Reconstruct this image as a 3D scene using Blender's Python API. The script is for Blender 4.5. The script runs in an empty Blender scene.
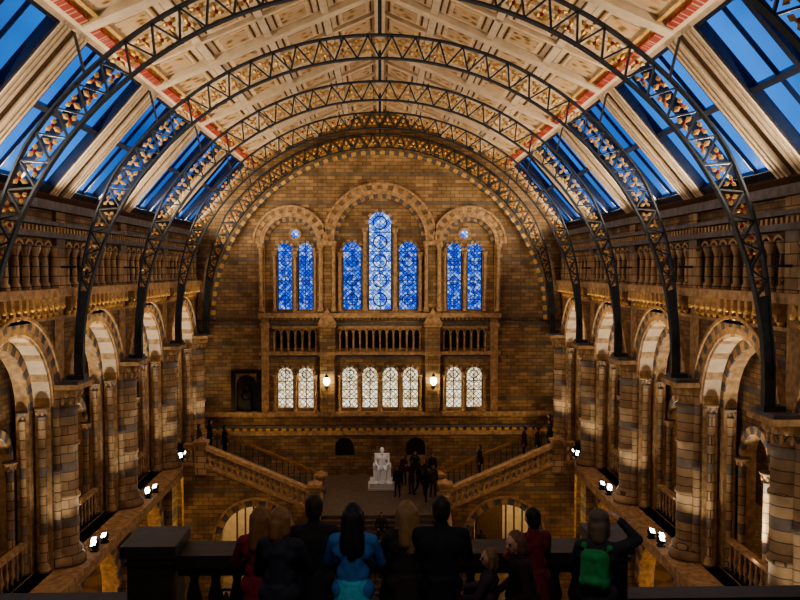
import bpy, bmesh, math, random
import numpy as np
from mathutils import Vector, Matrix
random.seed(7)
S = bpy.context.scene
try:
    S.view_settings.look = 'AgX - Medium High Contrast'
except Exception: pass

# ------------------------------------------------------------------ materials
def newmat(name):
    m = bpy.data.materials.new(name); m.use_nodes = True
    nt = m.node_tree; nt.nodes.clear()
    o = nt.nodes.new('ShaderNodeOutputMaterial')
    return m, nt, o
def N(nt, t, **k):
    n = nt.nodes.new(t)
    for a, b in k.items(): setattr(n, a, b)
    return n
def L(nt, a, b): nt.links.new(a, b)
def c4(c): return (c[0], c[1], c[2], 1)

def simple(name, col, rough=.6, metal=0, var=.25, nscale=6, bump=.15, bscale=25, spec=.4):
    m, nt, o = newmat(name)
    p = N(nt, 'ShaderNodeBsdfPrincipled')
    p.inputs['Roughness'].default_value = rough
    p.inputs['Metallic'].default_value = metal
    p.inputs['Specular IOR Level'].default_value = spec
    g = N(nt, 'ShaderNodeNewGeometry')
    no = N(nt, 'ShaderNodeTexNoise'); no.inputs['Scale'].default_value = nscale; no.inputs['Detail'].default_value = 4
    L(nt, g.outputs['Position'], no.inputs['Vector'])
    r = N(nt, 'ShaderNodeValToRGB')
    r.color_ramp.elements[0].position = .3; r.color_ramp.elements[1].position = .7
    r.color_ramp.elements[0].color = c4([x*(1-var) for x in col])
    r.color_ramp.elements[1].color = c4([min(1, x*(1+var)) for x in col])
    L(nt, no.outputs['Fac'], r.inputs['Fac']); L(nt, r.outputs['Color'], p.inputs['Base Color'])
    if bump:
        n2 = N(nt, 'ShaderNodeTexNoise'); n2.inputs['Scale'].default_value = bscale
        L(nt, g.outputs['Position'], n2.inputs['Vector'])
        b = N(nt, 'ShaderNodeBump'); b.inputs['Strength'].default_value = bump; b.inputs['Distance'].default_value = .02
        L(nt, n2.outputs['Fac'], b.inputs['Height']); L(nt, b.outputs['Normal'], p.inputs['Normal'])
    L(nt, p.outputs[0], o.inputs[0])
    return m

def masonry(name, axis, c1, c2, mort, bw=.46, rh=.16, band=None, bandper=1.3, bandw=.17, msz=.012, bandmix=.8):
    m, nt, o = newmat(name)
    p = N(nt, 'ShaderNodeBsdfPrincipled'); p.inputs['Roughness'].default_value = .75
    g = N(nt, 'ShaderNodeNewGeometry')
    sp = N(nt, 'ShaderNodeSeparateXYZ'); L(nt, g.outputs['Position'], sp.inputs[0])
    cb = N(nt, 'ShaderNodeCombineXYZ')
    if axis == 'xy':
        ad = N(nt, 'ShaderNodeMath', operation='ADD')
        L(nt, sp.outputs[0], ad.inputs[0]); L(nt, sp.outputs[1], ad.inputs[1]); L(nt, ad.outputs[0], cb.inputs[0])
    else:
        L(nt, sp.outputs[0 if axis == 'x' else 1], cb.inputs[0])
    L(nt, sp.outputs[2], cb.inputs[1])
    br = N(nt, 'ShaderNodeTexBrick'); br.inputs['Scale'].default_value = 1
    br.inputs['Brick Width'].default_value = bw; br.inputs['Row Height'].default_value = rh
    br.inputs['Mortar Size'].default_value = msz; br.inputs['Bias'].default_value = 0
    br.inputs['Color1'].default_value = c4(c1); br.inputs['Color2'].default_value = c4(c2); br.inputs['Mortar'].default_value = c4(mort)
    L(nt, cb.outputs[0], br.inputs['Vector'])
    col = br.outputs['Color']
    if band:
        dv = N(nt, 'ShaderNodeMath', operation='MODULO'); L(nt, sp.outputs[2], dv.inputs[0]); dv.inputs[1].default_value = bandper
        lt = N(nt, 'ShaderNodeMath', operation='LESS_THAN'); L(nt, dv.outputs[0], lt.inputs[0]); lt.inputs[1].default_value = bandw
        ml = N(nt, 'ShaderNodeMath', operation='MULTIPLY'); L(nt, lt.outputs[0], ml.inputs[0]); ml.inputs[1].default_value = bandmix
        mx = N(nt, 'ShaderNodeMix', data_type='RGBA'); L(nt, ml.outputs[0], mx.inputs[0]); L(nt, col, mx.inputs[6]); mx.inputs[7].default_value = c4(band)
        col = mx.outputs[2]
    no = N(nt, 'ShaderNodeTexNoise'); no.inputs['Scale'].default_value = 1.3; no.inputs['Detail'].default_value = 6
    L(nt, g.outputs['Position'], no.inputs['Vector'])
    mr = N(nt, 'ShaderNodeMapRange'); mr.inputs[1].default_value = .3; mr.inputs[2].default_value = .7; mr.inputs[3].default_value = .55; mr.inputs[4].default_value = 1.25
    L(nt, no.outputs['Fac'], mr.inputs[0])
    vm = N(nt, 'ShaderNodeVectorMath', operation='SCALE'); L(nt, col, vm.inputs[0]); L(nt, mr.outputs[0], vm.inputs['Scale'])
    L(nt, vm.outputs[0], p.inputs['Base Color'])
    b = N(nt, 'ShaderNodeBump'); b.invert = True; b.inputs['Strength'].default_value = .5; b.inputs['Distance'].default_value = .02
    L(nt, br.outputs['Fac'], b.inputs['Height']); L(nt, b.outputs['Normal'], p.inputs['Normal'])
    L(nt, p.outputs[0], o.inputs[0])
    return m

def emis(name, col, st):
    m, nt, o = newmat(name)
    e = N(nt, 'ShaderNodeEmission'); e.inputs[0].default_value = c4(col); e.inputs[1].default_value = st
    L(nt, e.outputs[0], o.inputs[0]); return m

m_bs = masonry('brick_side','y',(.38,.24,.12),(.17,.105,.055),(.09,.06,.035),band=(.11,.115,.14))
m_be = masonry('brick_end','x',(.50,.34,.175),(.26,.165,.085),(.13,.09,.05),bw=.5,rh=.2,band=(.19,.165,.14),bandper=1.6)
m_st = simple('terracotta_buff',(.50,.34,.19),.7,var=.38,nscale=5)
m_bl = simple('terracotta_bluegrey',(.16,.155,.165),.7,var=.3,nscale=4)
m_pier = masonry('pier_blocks','xy',(.58,.42,.25),(.38,.26,.15),(.12,.08,.05),bw=.7,rh=.3,msz=.016,band=(.2,.185,.18),bandper=1.8,bandw=.3)
m_gold = simple('gilded',(.80,.53,.2),.4,.25,nscale=9)
m_iron = simple('painted_iron',(.045,.058,.072),.45,.2,var=.2,bump=.05)
m_cream = simple('cream_paint',(.76,.63,.47),.6,var=.12,nscale=3,bump=.05)
m_wood = simple('dark_oak',(.11,.06,.03),.6,var=.3,nscale=8)
m_frame = simple('skylight_frame',(.012,.022,.06),.4,.1,var=.2,bump=.05)
m_dark = simple('dark_stone',(.04,.032,.026),.5,var=.3)
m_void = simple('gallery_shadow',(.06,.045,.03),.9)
m_marb = simple('white_marble',(.85,.84,.82),.35,var=.06,nscale=3,bump=.05)
m_brass = simple('brass',(.8,.5,.18),.3,.8)
m_step = simple('stair_stone',(.18,.145,.11),.55,var=.25)
m_bronze = simple('bronze',(.03,.028,.025),.4,.5)
m_lamp = emis('lamp_glass',(1,.78,.42),22)
m_flood = emis('flood_lens',(.92,.95,1),18)

def red_mat():
    m, nt, o = newmat('red_inscription')
    p = N(nt,'ShaderNodeBsdfPrincipled'); g = N(nt,'ShaderNodeNewGeometry')
    sp = N(nt,'ShaderNodeSeparateXYZ'); L(nt,g.outputs['Position'],sp.inputs[0])
    no = N(nt,'ShaderNodeTexNoise'); no.noise_dimensions='1D'; no.inputs['Scale'].default_value=9; L(nt,sp.outputs[1],no.inputs['W'])
    r = N(nt,'ShaderNodeValToRGB'); r.color_ramp.interpolation='CONSTANT'; e=r.color_ramp.elements
    e[0].color=(.36,.025,.015,1); e[1].position=.6; e[1].color=(.6,.36,.22,1)
    L(nt,no.outputs['Fac'],r.inputs[0]); L(nt,r.outputs[0],p.inputs['Base Color']); L(nt,p.outputs[0],o.inputs[0]); return m
m_red = red_mat()
def panel_mat():
    m, nt, o = newmat('painted_ceiling_panel')
    p = N(nt,'ShaderNodeBsdfPrincipled'); p.inputs['Roughness'].default_value=.6
    g = N(nt,'ShaderNodeNewGeometry')
    no = N(nt,'ShaderNodeTexNoise'); no.inputs['Scale'].default_value=1.5; L(nt,g.outputs['Position'],no.inputs['Vector'])
    mxv = N(nt,'ShaderNodeMix',data_type='VECTOR'); mxv.inputs[0].default_value=.25
    L(nt,g.outputs['Position'],mxv.inputs[4]); L(nt,no.outputs['Color'],mxv.inputs[5])
    v = N(nt,'ShaderNodeTexVoronoi'); v.inputs['Scale'].default_value=4; L(nt,mxv.outputs[1],v.inputs['Vector'])
    r = N(nt,'ShaderNodeValToRGB'); e=r.color_ramp.elements
    e[0].position=.12; e[0].color=(.26,.09,.03,1); e[1].position=.55; e[1].color=(.64,.47,.3,1)
    k=e.new(.26); k.color=(.2,.21,.09,1); k=e.new(.34); k.color=(.6,.34,.12,1)
    L(nt,v.outputs['Distance'],r.inputs[0]); L(nt,r.outputs[0],p.inputs['Base Color'])
    L(nt,p.outputs[0],o.inputs[0]); return m
m_panel = panel_mat()

def glass_sky():
    m, nt, o = newmat('skylight_glass')
    t = N(nt,'ShaderNodeBsdfTransparent'); t.inputs[0].default_value=(.8,.9,1,1)
    gl = N(nt,'ShaderNodeBsdfGlossy'); gl.inputs['Roughness'].default_value=.35
    mx = N(nt,'ShaderNodeMixShader'); mx.inputs[0].default_value=.015
    L(nt,t.outputs[0],mx.inputs[1]); L(nt,gl.outputs[0],mx.inputs[2]); L(nt,mx.outputs[0],o.inputs[0]); return m
m_sky = glass_sky()

def stained(name, ca, cb, cc, st, sc=7, lead=.05):
    m, nt, o = newmat(name)
    g = N(nt,'ShaderNodeNewGeometry')
    sp = N(nt,'ShaderNodeSeparateXYZ'); L(nt,g.outputs['Position'],sp.inputs[0])
    cbn = N(nt,'ShaderNodeCombineXYZ'); L(nt,sp.outputs[0],cbn.inputs[0]); L(nt,sp.outputs[2],cbn.inputs[1])
    mp = N(nt,'ShaderNodeMapping'); mp.inputs['Rotation'].default_value=(0,0,math.radians(45)); L(nt,cbn.outputs[0],mp.inputs[0])
    v = N(nt,'ShaderNodeTexVoronoi'); v.inputs['Scale'].default_value=sc; v.inputs['Randomness'].default_value=.3
    L(nt,mp.outputs[0],v.inputs['Vector'])
    v2 = N(nt,'ShaderNodeTexVoronoi',feature='DISTANCE_TO_EDGE'); v2.inputs['Scale'].default_value=sc; v2.inputs['Randomness'].default_value=.3
    L(nt,mp.outputs[0],v2.inputs['Vector'])
    s2 = N(nt,'ShaderNodeSeparateXYZ'); L(nt,v.outputs['Color'],s2.inputs[0])
    r = N(nt,'ShaderNodeValToRGB'); e=r.color_ramp.elements
    e[0].position=.1; e[0].color=c4(ca); e[1].position=.95; e[1].color=c4(cc); k=e.new(.55); k.color=c4(cb)
    L(nt,s2.outputs[0],r.inputs[0])
    gt = N(nt,'ShaderNodeMath',operation='GREATER_THAN'); L(nt,v2.outputs['Distance'],gt.inputs[0]); gt.inputs[1].default_value=lead
    ml = N(nt,'ShaderNodeMath',operation='MULTIPLY'); L(nt,gt.outputs[0],ml.inputs[0]); ml.inputs[1].default_value=st
    em = N(nt,'ShaderNodeEmission'); L(nt,r.outputs[0],em.inputs[0]); L(nt,ml.outputs[0],em.inputs[1])
    L(nt,em.outputs[0],o.inputs[0]); return m
m_stain = stained('stained_glass_blue',(.02,.06,.6),(.05,.18,1),(.35,.52,1),1.15,sc=6,lead=.075)
m_stain2 = stained('stained_glass_pale',(.04,.13,.8),(.2,.4,1),(.65,.8,1),1.45,sc=6,lead=.07)
m_lit = stained('leaded_glass_lit',(.6,.45,.25),(1,.83,.55),(1,.95,.8),1.35,sc=5,lead=.08)

def floor_mat():
    m, nt, o = newmat('mosaic_floor')
    p = N(nt,'ShaderNodeBsdfPrincipled'); p.inputs['Roughness'].default_value=.3
    g = N(nt,'ShaderNodeNewGeometry')
    ch = N(nt,'ShaderNodeTexChecker'); ch.inputs['Scale'].default_value=.8
    ch.inputs[1].default_value=(.3,.2,.12,1); ch.inputs[2].default_value=(.16,.11,.08,1)
    mp = N(nt,'ShaderNodeMapping'); mp.inputs['Rotation'].default_value=(0,0,.785); mp.inputs['Location'].default_value=(0,0,.37)
    L(nt,g.outputs['Position'],mp.inputs[0]); L(nt,mp.outputs[0],ch.inputs[0])
    no=N(nt,'ShaderNodeTexNoise'); no.inputs['Scale'].default_value=40; L(nt,g.outputs['Position'],no.inputs['Vector'])
    mx=N(nt,'ShaderNodeMix',data_type='RGBA',blend_type='MULTIPLY'); mx.inputs[0].default_value=.5
    L(nt,ch.outputs[0],mx.inputs[6]); L(nt,no.outputs['Color'],mx.inputs[7])
    L(nt,mx.outputs[2],p.inputs['Base Color']); L(nt,p.outputs[0],o.inputs[0]); return m
m_floor = floor_mat()

# ------------------------------------------------------------------ mesh builder
class MB:
    def __init__(s, mats): s.V=[]; s.F=[]; s.M=[]; s.SM=[]; s.mats=mats
    def add(s, vs, fs, m, smooth=False):
        b=len(s.V); s.V += [tuple(v) for v in vs]
        for f in fs: s.F.append(tuple(b+i for i in f)); s.M.append(s.mats.index(m)); s.SM.append(smooth)
    def box(s,x0,x1,y0,y1,z0,z1,m):
        vs=[(x0,y0,z0),(x1,y0,z0),(x1,y1,z0),(x0,y1,z0),(x0,y0,z1),(x1,y0,z1),(x1,y1,z1),(x0,y1,z1)]
        s.add(vs,[(0,3,2,1),(4,5,6,7),(0,1,5,4),(1,2,6,5),(2,3,7,6),(3,0,4,7)],m)
    def mbox(s,mp,u0,u1,z0,z1,w0,w1,m):
        vs=[mp(u,z,w) for z in (z0,z1) for u,w in ((u0,w0),(u1,w0),(u1,w1),(u0,w1))]
        s.add(vs,[(0,3,2,1),(4,5,6,7),(0,1,5,4),(1,2,6,5),(2,3,7,6),(3,0,4,7)],m)
    def beam(s,p0,p1,w,h,m,up=(0,0,1)):
        p0=Vector(p0);p1=Vector(p1);d=(p1-p0).normalized();a=d.cross(Vector(up))
        if a.length<1e-4: a=d.cross(Vector((0,1,0)))
        a.normalize();b=a.cross(d).normalized()
        vs=[p+a*sx*w/2+b*sz*h/2 for p in (p0,p1) for sx,sz in ((-1,-1),(1,-1),(1,1),(-1,1))]
        s.add(vs,[(0,3,2,1),(4,5,6,7),(0,1,5,4),(1,2,6,5),(2,3,7,6),(3,0,4,7)],m)
    def lathe(s,cx,cy,prof,m,n=14):
        vs=[];fs=[]
        for r,z in prof:
            for i in range(n):
                a=2*math.pi*i/n; vs.append((cx+r*math.cos(a),cy+r*math.sin(a),z))
        for j in range(len(prof)-1):
            for i in range(n):
                k=(i+1)%n; fs.append((j*n+i,j*n+k,(j+1)*n+k,(j+1)*n+i))
        fs.append(tuple(range(n-1,-1,-1))); fs.append(tuple((len(prof)-1)*n+i for i in range(n)))
        s.add(vs,fs,m,True)
    def ring(s,mp,uc,zc,r0,r1,w0,w1,ms,n=16,a0=0,a1=math.pi):
        for i in range(n):
            t0=a0+(a1-a0)*i/n; t1=a0+(a1-a0)*(i+1)/n
            vs=[mp(uc+r*math.cos(t),zc+r*math.sin(t),w) for w in (w0,w1) for r,t in ((r0,t0),(r1,t0),(r1,t1),(r0,t1))]
            s.add(vs,[(0,1,2,3),(7,6,5,4),(0,4,5,1),(1,5,6,2),(2,6,7,3),(3,7,4,0)],ms[i%len(ms)])
    def blob(s,c,r,m,n=6):
        c=Vector(c); vs=[];fs=[]
        rows=4
        for j in range(rows+1):
            ph=math.pi*j/rows
            for i in range(n):
                a=2*math.pi*i/n
                vs.append((c.x+r[0]*math.sin(ph)*math.cos(a),c.y+r[1]*math.sin(ph)*math.sin(a),c.z+r[2]*math.cos(ph)))
        for j in range(rows):
            for i in range(n):
                k=(i+1)%n; fs.append((j*n+i,(j+1)*n+i,(j+1)*n+k,j*n+k))
        s.add(vs,fs,m,True)
    def wall(s,mp,u0,u1,z0,z1,ops,w0,w1,m,seg=14,mrev=None,extra=()):
        mrev=mrev or m
        top=z1 if callable(z1) else (lambda u:z1)
        br={u0,u1}|set(extra)
        for o in ops:
            for i in range(seg+1): br.add(round(o[0]-o[1]*math.cos(math.pi*i/seg),5))
        br=sorted(b for b in br if u0-1e-6<=b<=u1+1e-6)
        def hi(o,u): return o[3]+math.sqrt(max(0,o[1]**2-(u-o[0])**2))
        def lo(o,u): return o[3]-math.sqrt(max(0,o[1]**2-(u-o[0])**2)) if len(o)>4 else o[2]
        for a,b in zip(br,br[1:]):
            if b-a<1e-5: continue
            mid=(a+b)/2
            cov=sorted([o for o in ops if abs(mid-o[0])<o[1]-1e-6],key=lambda o:o[2])
            za,zb=z0,z0
            for o in cov+[None]:
                if o: na,nb=lo(o,a),lo(o,b)
                else: na,nb=top(a),top(b)
                for w in (w0,w1):
                    s.add([mp(a,za,w),mp(b,zb,w),mp(b,nb,w),mp(a,na,w)],[(0,1,2,3)],m)
                if o:
                    s.add([mp(a,na,w0),mp(b,nb,w0),mp(b,nb,w1),mp(a,na,w1)],[(0,1,2,3)],mrev)
                    za,zb=hi(o,a),hi(o,b)
                    s.add([mp(a,za,w0),mp(b,zb,w0),mp(b,zb,w1),mp(a,za,w1)],[(0,1,2,3)],mrev)
                else:
                    s.add([mp(a,na,w0),mp(b,nb,w0),mp(b,nb,w1),mp(a,na,w1)],[(0,1,2,3)],m)
        for o in ops:
            if len(o)>4: continue
            for u in (o[0]-o[1],o[0]+o[1]):
                s.add([mp(u,o[2],w0),mp(u,o[3],w0),mp(u,o[3],w1),mp(u,o[2],w1)],[(0,1,2,3)],mrev)
        for u in (u0,u1):
            s.add([mp(u,z0,w0),mp(u,top(u),w0),mp(u,top(u),w1),mp(u,z0,w1)],[(0,1,2,3)],m)
    def pane(s,mp,o,w,m,seg=14):
        uc,h,z0,zs=o[:4]
        if len(o)>4: pts=[mp(uc+h*math.cos(t*math.pi/12),zs+h*math.sin(t*math.pi/12),w) for t in range(24)]
        else:
            pts=[mp(uc-h,z0,w),mp(uc+h,z0,w)]+[mp(uc+h*math.cos(math.pi*i/seg),zs+h*math.sin(math.pi*i/seg),w) for i in range(seg+1)]
        s.add(pts,[tuple(range(len(pts)))],m)
    def build(s,name,parent=None):
        me=bpy.data.meshes.new(name); me.from_pydata(s.V,[],s.F)
        for m in s.mats: me.materials.append(m)
        me.polygons.foreach_set('material_index',s.M); me.polygons.foreach_set('use_smooth',s.SM)
        me.update()
        ob=bpy.data.objects.new(name,me); S.collection.objects.link(ob)
        if parent: ob.parent=parent
        return ob

BAY=6.35
YR=[.7+BAY*i for i in range(-1,8)]     # rib planes, last = 45.15
EYE=15.5

def column(b,cx,cy,z0,z1,r,m,mc,n=12,cap=.35):
    b.lathe(cx,cy,[(r*1.7,z0),(r*1.7,z0+.08),(r*1.35,z0+.12),(r*1.45,z0+.2),(r,z0+.26),(r,z1-cap),(r*1.25,z1-cap+.02),(r*1.25,z1-cap+.06),(r,z1-cap+.08),(r*1.2,z1-cap*.5),(r*1.75,z1-.08),(r*1.9,z1-.07),(r*1.9,z1)],m,n)
    for i in range(6):
        a=i*math.pi/3; b.blob((cx+r*1.4*math.cos(a),cy+r*1.4*math.sin(a),z1-.15),(r*.35,r*.35,cap*.3),mc,5)

# ------------------------------------------------------------------ side walls
X0=10.4
for side,nm in ((-1,'wall_left'),(1,'wall_right')):
    mats=[m_bs,m_st,m_bl,m_pier,m_gold,m_dark,m_void,m_cream]
    b=MB(mats)
    mp=lambda u,z,w,s=side:(s*(X0+w),u,z)
    for k in range(len(YR)-1):
        y0,y1=YR[k],YR[k+1]; ym=(y0+y1)/2
        # ground arcade
        b.wall(mp,y0,y1,0,5.6,[(ym,2.2,0,2.95)],0,.6,m_bs,mrev=m_st)
        b.ring(mp,ym,2.95,2.2,2.6,-.06,.0,[m_st,m_bl],21)
        # gallery storey
        b.wall(mp,y0,y1,5.95,14.25,[(ym,2.45,5.95,11.2)],0,.5,m_bs,mrev=m_st)
        b.ring(mp,ym,11.2,2.45,2.64,-.1,.0,[m_st],27)
        b.ring(mp,ym,11.2,2.64,2.88,-.12,.0,[m_st,m_bl],33)
        b.ring(mp,ym,11.2,2.88,2.98,-.2,.0,[m_st],30)
        b.ring(mp,ym,11.2,2.35,2.45,-.04,.5,[m_st,m_cream,m_cream],27)
        b.wall(mp,y0+.6,y1-.6,5.95,14.0,[(ym,2.12,5.95,11.1)],.55,.95,m_st,mrev=m_st)
        b.ring(mp,ym,11.1,2.12,2.38,.5,.56,[m_bl,m_st],25)
        b.wall(mp,y0+.6,y1-.6,5.95,13.9,[(ym-1.05,.86,5.95,9.6),(ym+1.05,.86,5.95,9.6),(ym,.42,10.9,11.6,'c')],1.15,1.5,m_bs,mrev=m_st)
        for q in (-1.05,1.05): b.ring(mp,ym+q,9.6,.86,1.12,1.05,1.16,[m_st,m_bl],13)
        b.ring(mp,ym,11.6,.42,.6,1.08,1.16,[m_st],18,0,2*math.pi)
        for q in (-1.78,1.78): 
            column(b,side*(X0+1.0),ym+q,5.95,9.6,.12,m_pier,m_st)
        for dw in (.95,1.35): column(b,side*(X0+dw),ym,5.95,9.6,.13,m_pier,m_st)
        for q in (-2.3,2.3): column(b,side*(X0+.22),ym+q,5.95,11.2,.12,m_pier,m_st)
        for q in (-2.2,2.2): column(b,side*(X0+.75),ym+q*.97,5.95,11.1,.1,m_pier,m_st)
        # low balustrade in the opening
        b.mbox(mp,ym-2.05,ym+2.05,6.85,6.98,.62,.84,m_st)
        for i in range(12):
            yy=ym-1.9+i*3.8/11; b.lathe(side*(X0+.73),yy,[(.06,5.95),(.04,6.1),(.075,6.3),(.035,6.6),(.06,6.85)],m_st,8)
        # corbel table
        n=13
        for i in range(n):
            yy=y0+.3+(i+.5)*(BAY-.6)/n
            b.mbox(mp,yy-.09,yy+.09,14.36,14.66,-.4,0,m_st)
            b.mbox(mp,yy-.08,yy+.08,14.16,14.38,-.24,0,m_st)
            b.blob((side*(X0-.1),yy,14.12),(.12,.09,.1),m_gold,6)
            b.blob((side*(X0-.36),yy,14.36),(.09,.11,.09),m_gold,6)
            b.ring(mp,yy+(BAY-.6)/n/2,14.42,.12,.22,-.28,0,[m_st],6)
        b.mbox(mp,y0,y1,13.93,14.03,-.12,0,m_st)
        b.mbox(mp,y0,y1,14.66,14.92,-.48,2.6,m_st)
        b.mbox(mp,y0,y1,14.25,14.66,0,.5,m_bl)
        # top colonnade
        ops=[]; cnt=8
        for i in range(cnt):
            ops.append((y0+.5+(i+.5)*(BAY-1)/cnt,.25,15.1,16.1))
        b.wall(mp,y0,y1,14.92,16.6,ops,.05,.32,m_bs,seg=8)
        for i in range(cnt+1):
            yy=y0+.5+i*(BAY-1)/cnt
            b.lathe(side*(X0-.08),yy,[(.15,14.92),(.15,15.05),(.09,15.14),(.115,15.3),(.085,15.9),(.1,15.95),(.17,16.15),(.17,16.25)],m_pier,10)
        for o in ops: b.ring(mp,o[0],o[3],.25,.33,-.06,.05,[m_st],8)
        b.mbox(mp,y0,y1,16.5,16.68,-.22,.3,m_bl)
        for i in range(24):
            yy=y0+(i+.5)*BAY/24; b.mbox(mp,yy-.06,yy+.06,16.68,16.84,-.2,0,m_st)
        b.mbox(mp,y0,y1,16.6,17.35,0,.3,m_bs)
        b.mbox(mp,y0,y1,16.88,17.0,-.28,0,m_bl)
        b.mbox(mp,y0,y1,17.35,17.62,-.32,.3,m_bl)
    ya,yb=YR[0],46.2
    b.mbox(mp,ya,45.0,5.6,5.95,-.95,5.2,m_st)
    b.mbox(mp,ya,38.0,5.4,5.6,-.75,0,m_bl)
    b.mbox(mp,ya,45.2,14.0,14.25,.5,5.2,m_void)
    b.mbox(mp,ya,yb,0,14.2,5.0,5.3,m_bs)
    for k in range(len(YR)-1):
        for q in (-1.1,1.1): b.ring(mp,(YR[k]+YR[k+1])/2+q,9.6,.8,1.0,4.92,5.0,[m_st,m_bl],11)
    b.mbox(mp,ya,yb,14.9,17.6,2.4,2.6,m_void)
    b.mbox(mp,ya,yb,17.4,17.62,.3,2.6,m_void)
    # piers
    for y in YR[1:]:
        yy=min(y,45.0)
        R=.4
        prof=[(.62,5.95),(.62,6.2),(.5,6.3),(.52,6.45),(R,6.6)]
        for z in (8.1,9.8):
            prof+=[(R,z),(R+.06,z+.03),(R+.06,z+.13),(R,z+.16)]
        prof+=[(R,10.95),(R+.07,11.0),(R+.07,11.08),(R,11.12),(R+.05,11.35),(.6,11.7)]
        b.lathe(side*(X0-.14),yy,prof,m_pier,20)
        for q in (-.46,.46):
            b.lathe(side*(X0-.06),yy+q,[(.22,5.95),(.22,6.3),(.13,6.5),(.13,9),(.17,9.02),(.17,9.14),(.13,9.16),(.13,11.1),(.24,11.7)],m_pier,12)
        for i in range(12):
            a=2*math.pi*i/12
            b.blob((side*(X0-.14)+.53*math.cos(a),yy+.53*math.sin(a),11.55),(.08,.08,.14),m_st,5)
            b.blob((side*(X0-.14)+.46*math.cos(a+.26),yy+.46*math.sin(a+.26),11.3),(.06,.06,.13),m_st,5)
        b.mbox(mp,yy-.7,yy+.7,11.7,11.86,-.88,.1,m_st)
        b.mbox(mp,yy-.62,yy+.62,11.86,11.96,-.82,.1,m_bl)
        b.mbox(mp,yy-.36,yy+.36,11.96,14.6,-.03,.1,m_st)
        b.mbox(mp,yy-.5,yy+.5,0,5.6,-.4,0,m_pier)
        b.mbox(mp,yy-.35,yy+.35,14.92,17.35,-.12,.1,m_pier)
    b.build(nm)

# ------------------------------------------------------------------ end wall
b=MB([m_be,m_st,m_bl,m_pier,m_gold,m_dark,m_void,m_bronze,m_cream,m_step])
YE=45.75
me_=lambda u,z,w:(u,YE+w,z)
up=[(0,.67,13.25,18.13)]+[(s*1.6,.54,13.25,16.56) for s in (-1,1)]+[(s*q,.43,13.25,16.6) for s in (-1,1) for q in (4.25,5.42)]
oc=[(s*4.83,.24,17.31,17.55,'c') for s in (-1,1)]
lowin=[(s*q,.43,7.6,9.5) for s in (-1,1) for q in (.58,1.74,4.25,5.42)]
mini=[]
for c,h,n in ((0,2.3,12),(-4.85,1.2,6),(4.85,1.2,6)):
    for i in range(n): mini.append((c-h+(i+.5)*2*h/n,.13,11.0,11.95))
dk=[(s*2.05,.55,4.75,5.3) for s in (-1,1)]
niche=[(-7.65,.6,7.4,8.9)]
def rooftop(u): return 24.8-abs(u)*3.1/7.2 if abs(u)<7.2 else max(17.5,21.7-(abs(u)-7.2)*1.15)
b.wall(me_,-10.8,10.8,0,rooftop,up+oc+lowin+mini+dk+niche,0,.5,m_be,mrev=m_st,extra=(0,-7.2,7.2))
for s in (-1,1): b.box(min(s*10.3,s*15.8),max(s*10.3,s*15.8),46.2,46.4,0,17.7,m_be)
big=[(0,2.6,13.0,17.2),(-5.05,1.5,13.0,17.0),(5.05,1.5,13.0,17.0)]
b.wall(me_,-10.8,10.8,13.0,rooftop,big,-.35,0,m_be,mrev=m_st,extra=(0,-7.2,7.2),seg=24)
for (uc,h,z0,zs) in big:
    n=31 if uc==0 else 23
    b.ring(me_,uc,zs,h,h+.25,-.40,-.35,[m_st],n)
    b.ring(me_,uc,zs,h+.25,h+.52,-.45,-.35,[m_st,m_be],n)
    b.ring(me_,uc,zs,h+.52,h+.64,-.52,-.35,[m_st],n)
    b.ring(me_,uc,zs,h-.22,h,-.2,0,[m_bl,m_st],n)
# wall arch under the last roof bay
b.ring(me_,0,12.7,9.3,9.48,-.7,-.35,[m_gold,m_bl],110)
b.ring(me_,0,12.7,9.48,10.3,-.5,-.35,[m_st],72)
b.ring(me_,0,12.7,9.7,10.0,-.56,-.5,[m_gold,m_bl],90)
for o in up: b.ring(me_,o[0],o[3],o[1],o[1]+.16,-.07,0,[m_st,m_bl],11)
for o in oc: b.ring(me_,o[0],o[3],o[1],o[1]+.12,-.07,0,[m_st],16,0,2*math.pi)
for o in lowin: b.ring(me_,o[0],o[3],o[1],o[1]+.15,-.09,0,[m_st,m_bl],11)
for u,z in ((.86,17.9),(-.86,17.9),(2.3,16.5),(-2.3,16.5),(2.62,17.1),(-2.62,17.1)):
    column(b,u,YE-.2 if abs(u)<2.5 else YE-.42,13.15,z,.1,m_st,m_st)
for s in (-1,1):
    for u in (3.68,4.83,6.0): column(b,s*u,YE-.12,13.15,16.55,.08,m_st,m_st)
    for u in (3.35,6.72): column(b,s*u,YE-.46,13.15,17.0,.11,m_st,m_st)
    b.mbox(me_,s*3.02-.5,s*3.02+.5,16.9,17.15,-.6,-.35,m_st)
for u in (-2.32,-1.16,0,1.16,2.32,-3.68,-4.83,-6.0,3.68,4.83,6.0): column(b,u,YE-.1,7.4,9.5,.08,m_st,m_st)
def course(z0,z1,d,m,u0=-10.6,u1=10.6): b.mbox(me_,u0,u1,z0,z1,-d,0,m)
course(12.8,13.05,.5,m_st,-6.9,6.9); course(12.35,12.5,.12,m_bl); course(10.65,10.85,.25,m_st,-6.9,6.9); course(10.4,10.55,.1,m_bl,-6.9,6.9)
course(12.8,13.0,.4,m_be)
course(7.15,7.4,.3,m_st); course(6.45,6.6,.15,m_bl); course(6.05,6.3,.22,m_st); course(5.95,6.05,.1,m_bl)
course(0,3.7,.75,m_step,-9.4,9.4)
for i in range(44):
    u=-9.5+i*19/43; b.mbox(me_,u-.12,u+.12,6.3,6.45,-.18,0,m_gold)
for i in range(60):
    u=-6.8+i*13.6/59; b.mbox(me_,u-.06,u+.06,12.65,12.8,-.3,0,m_st)
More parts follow.
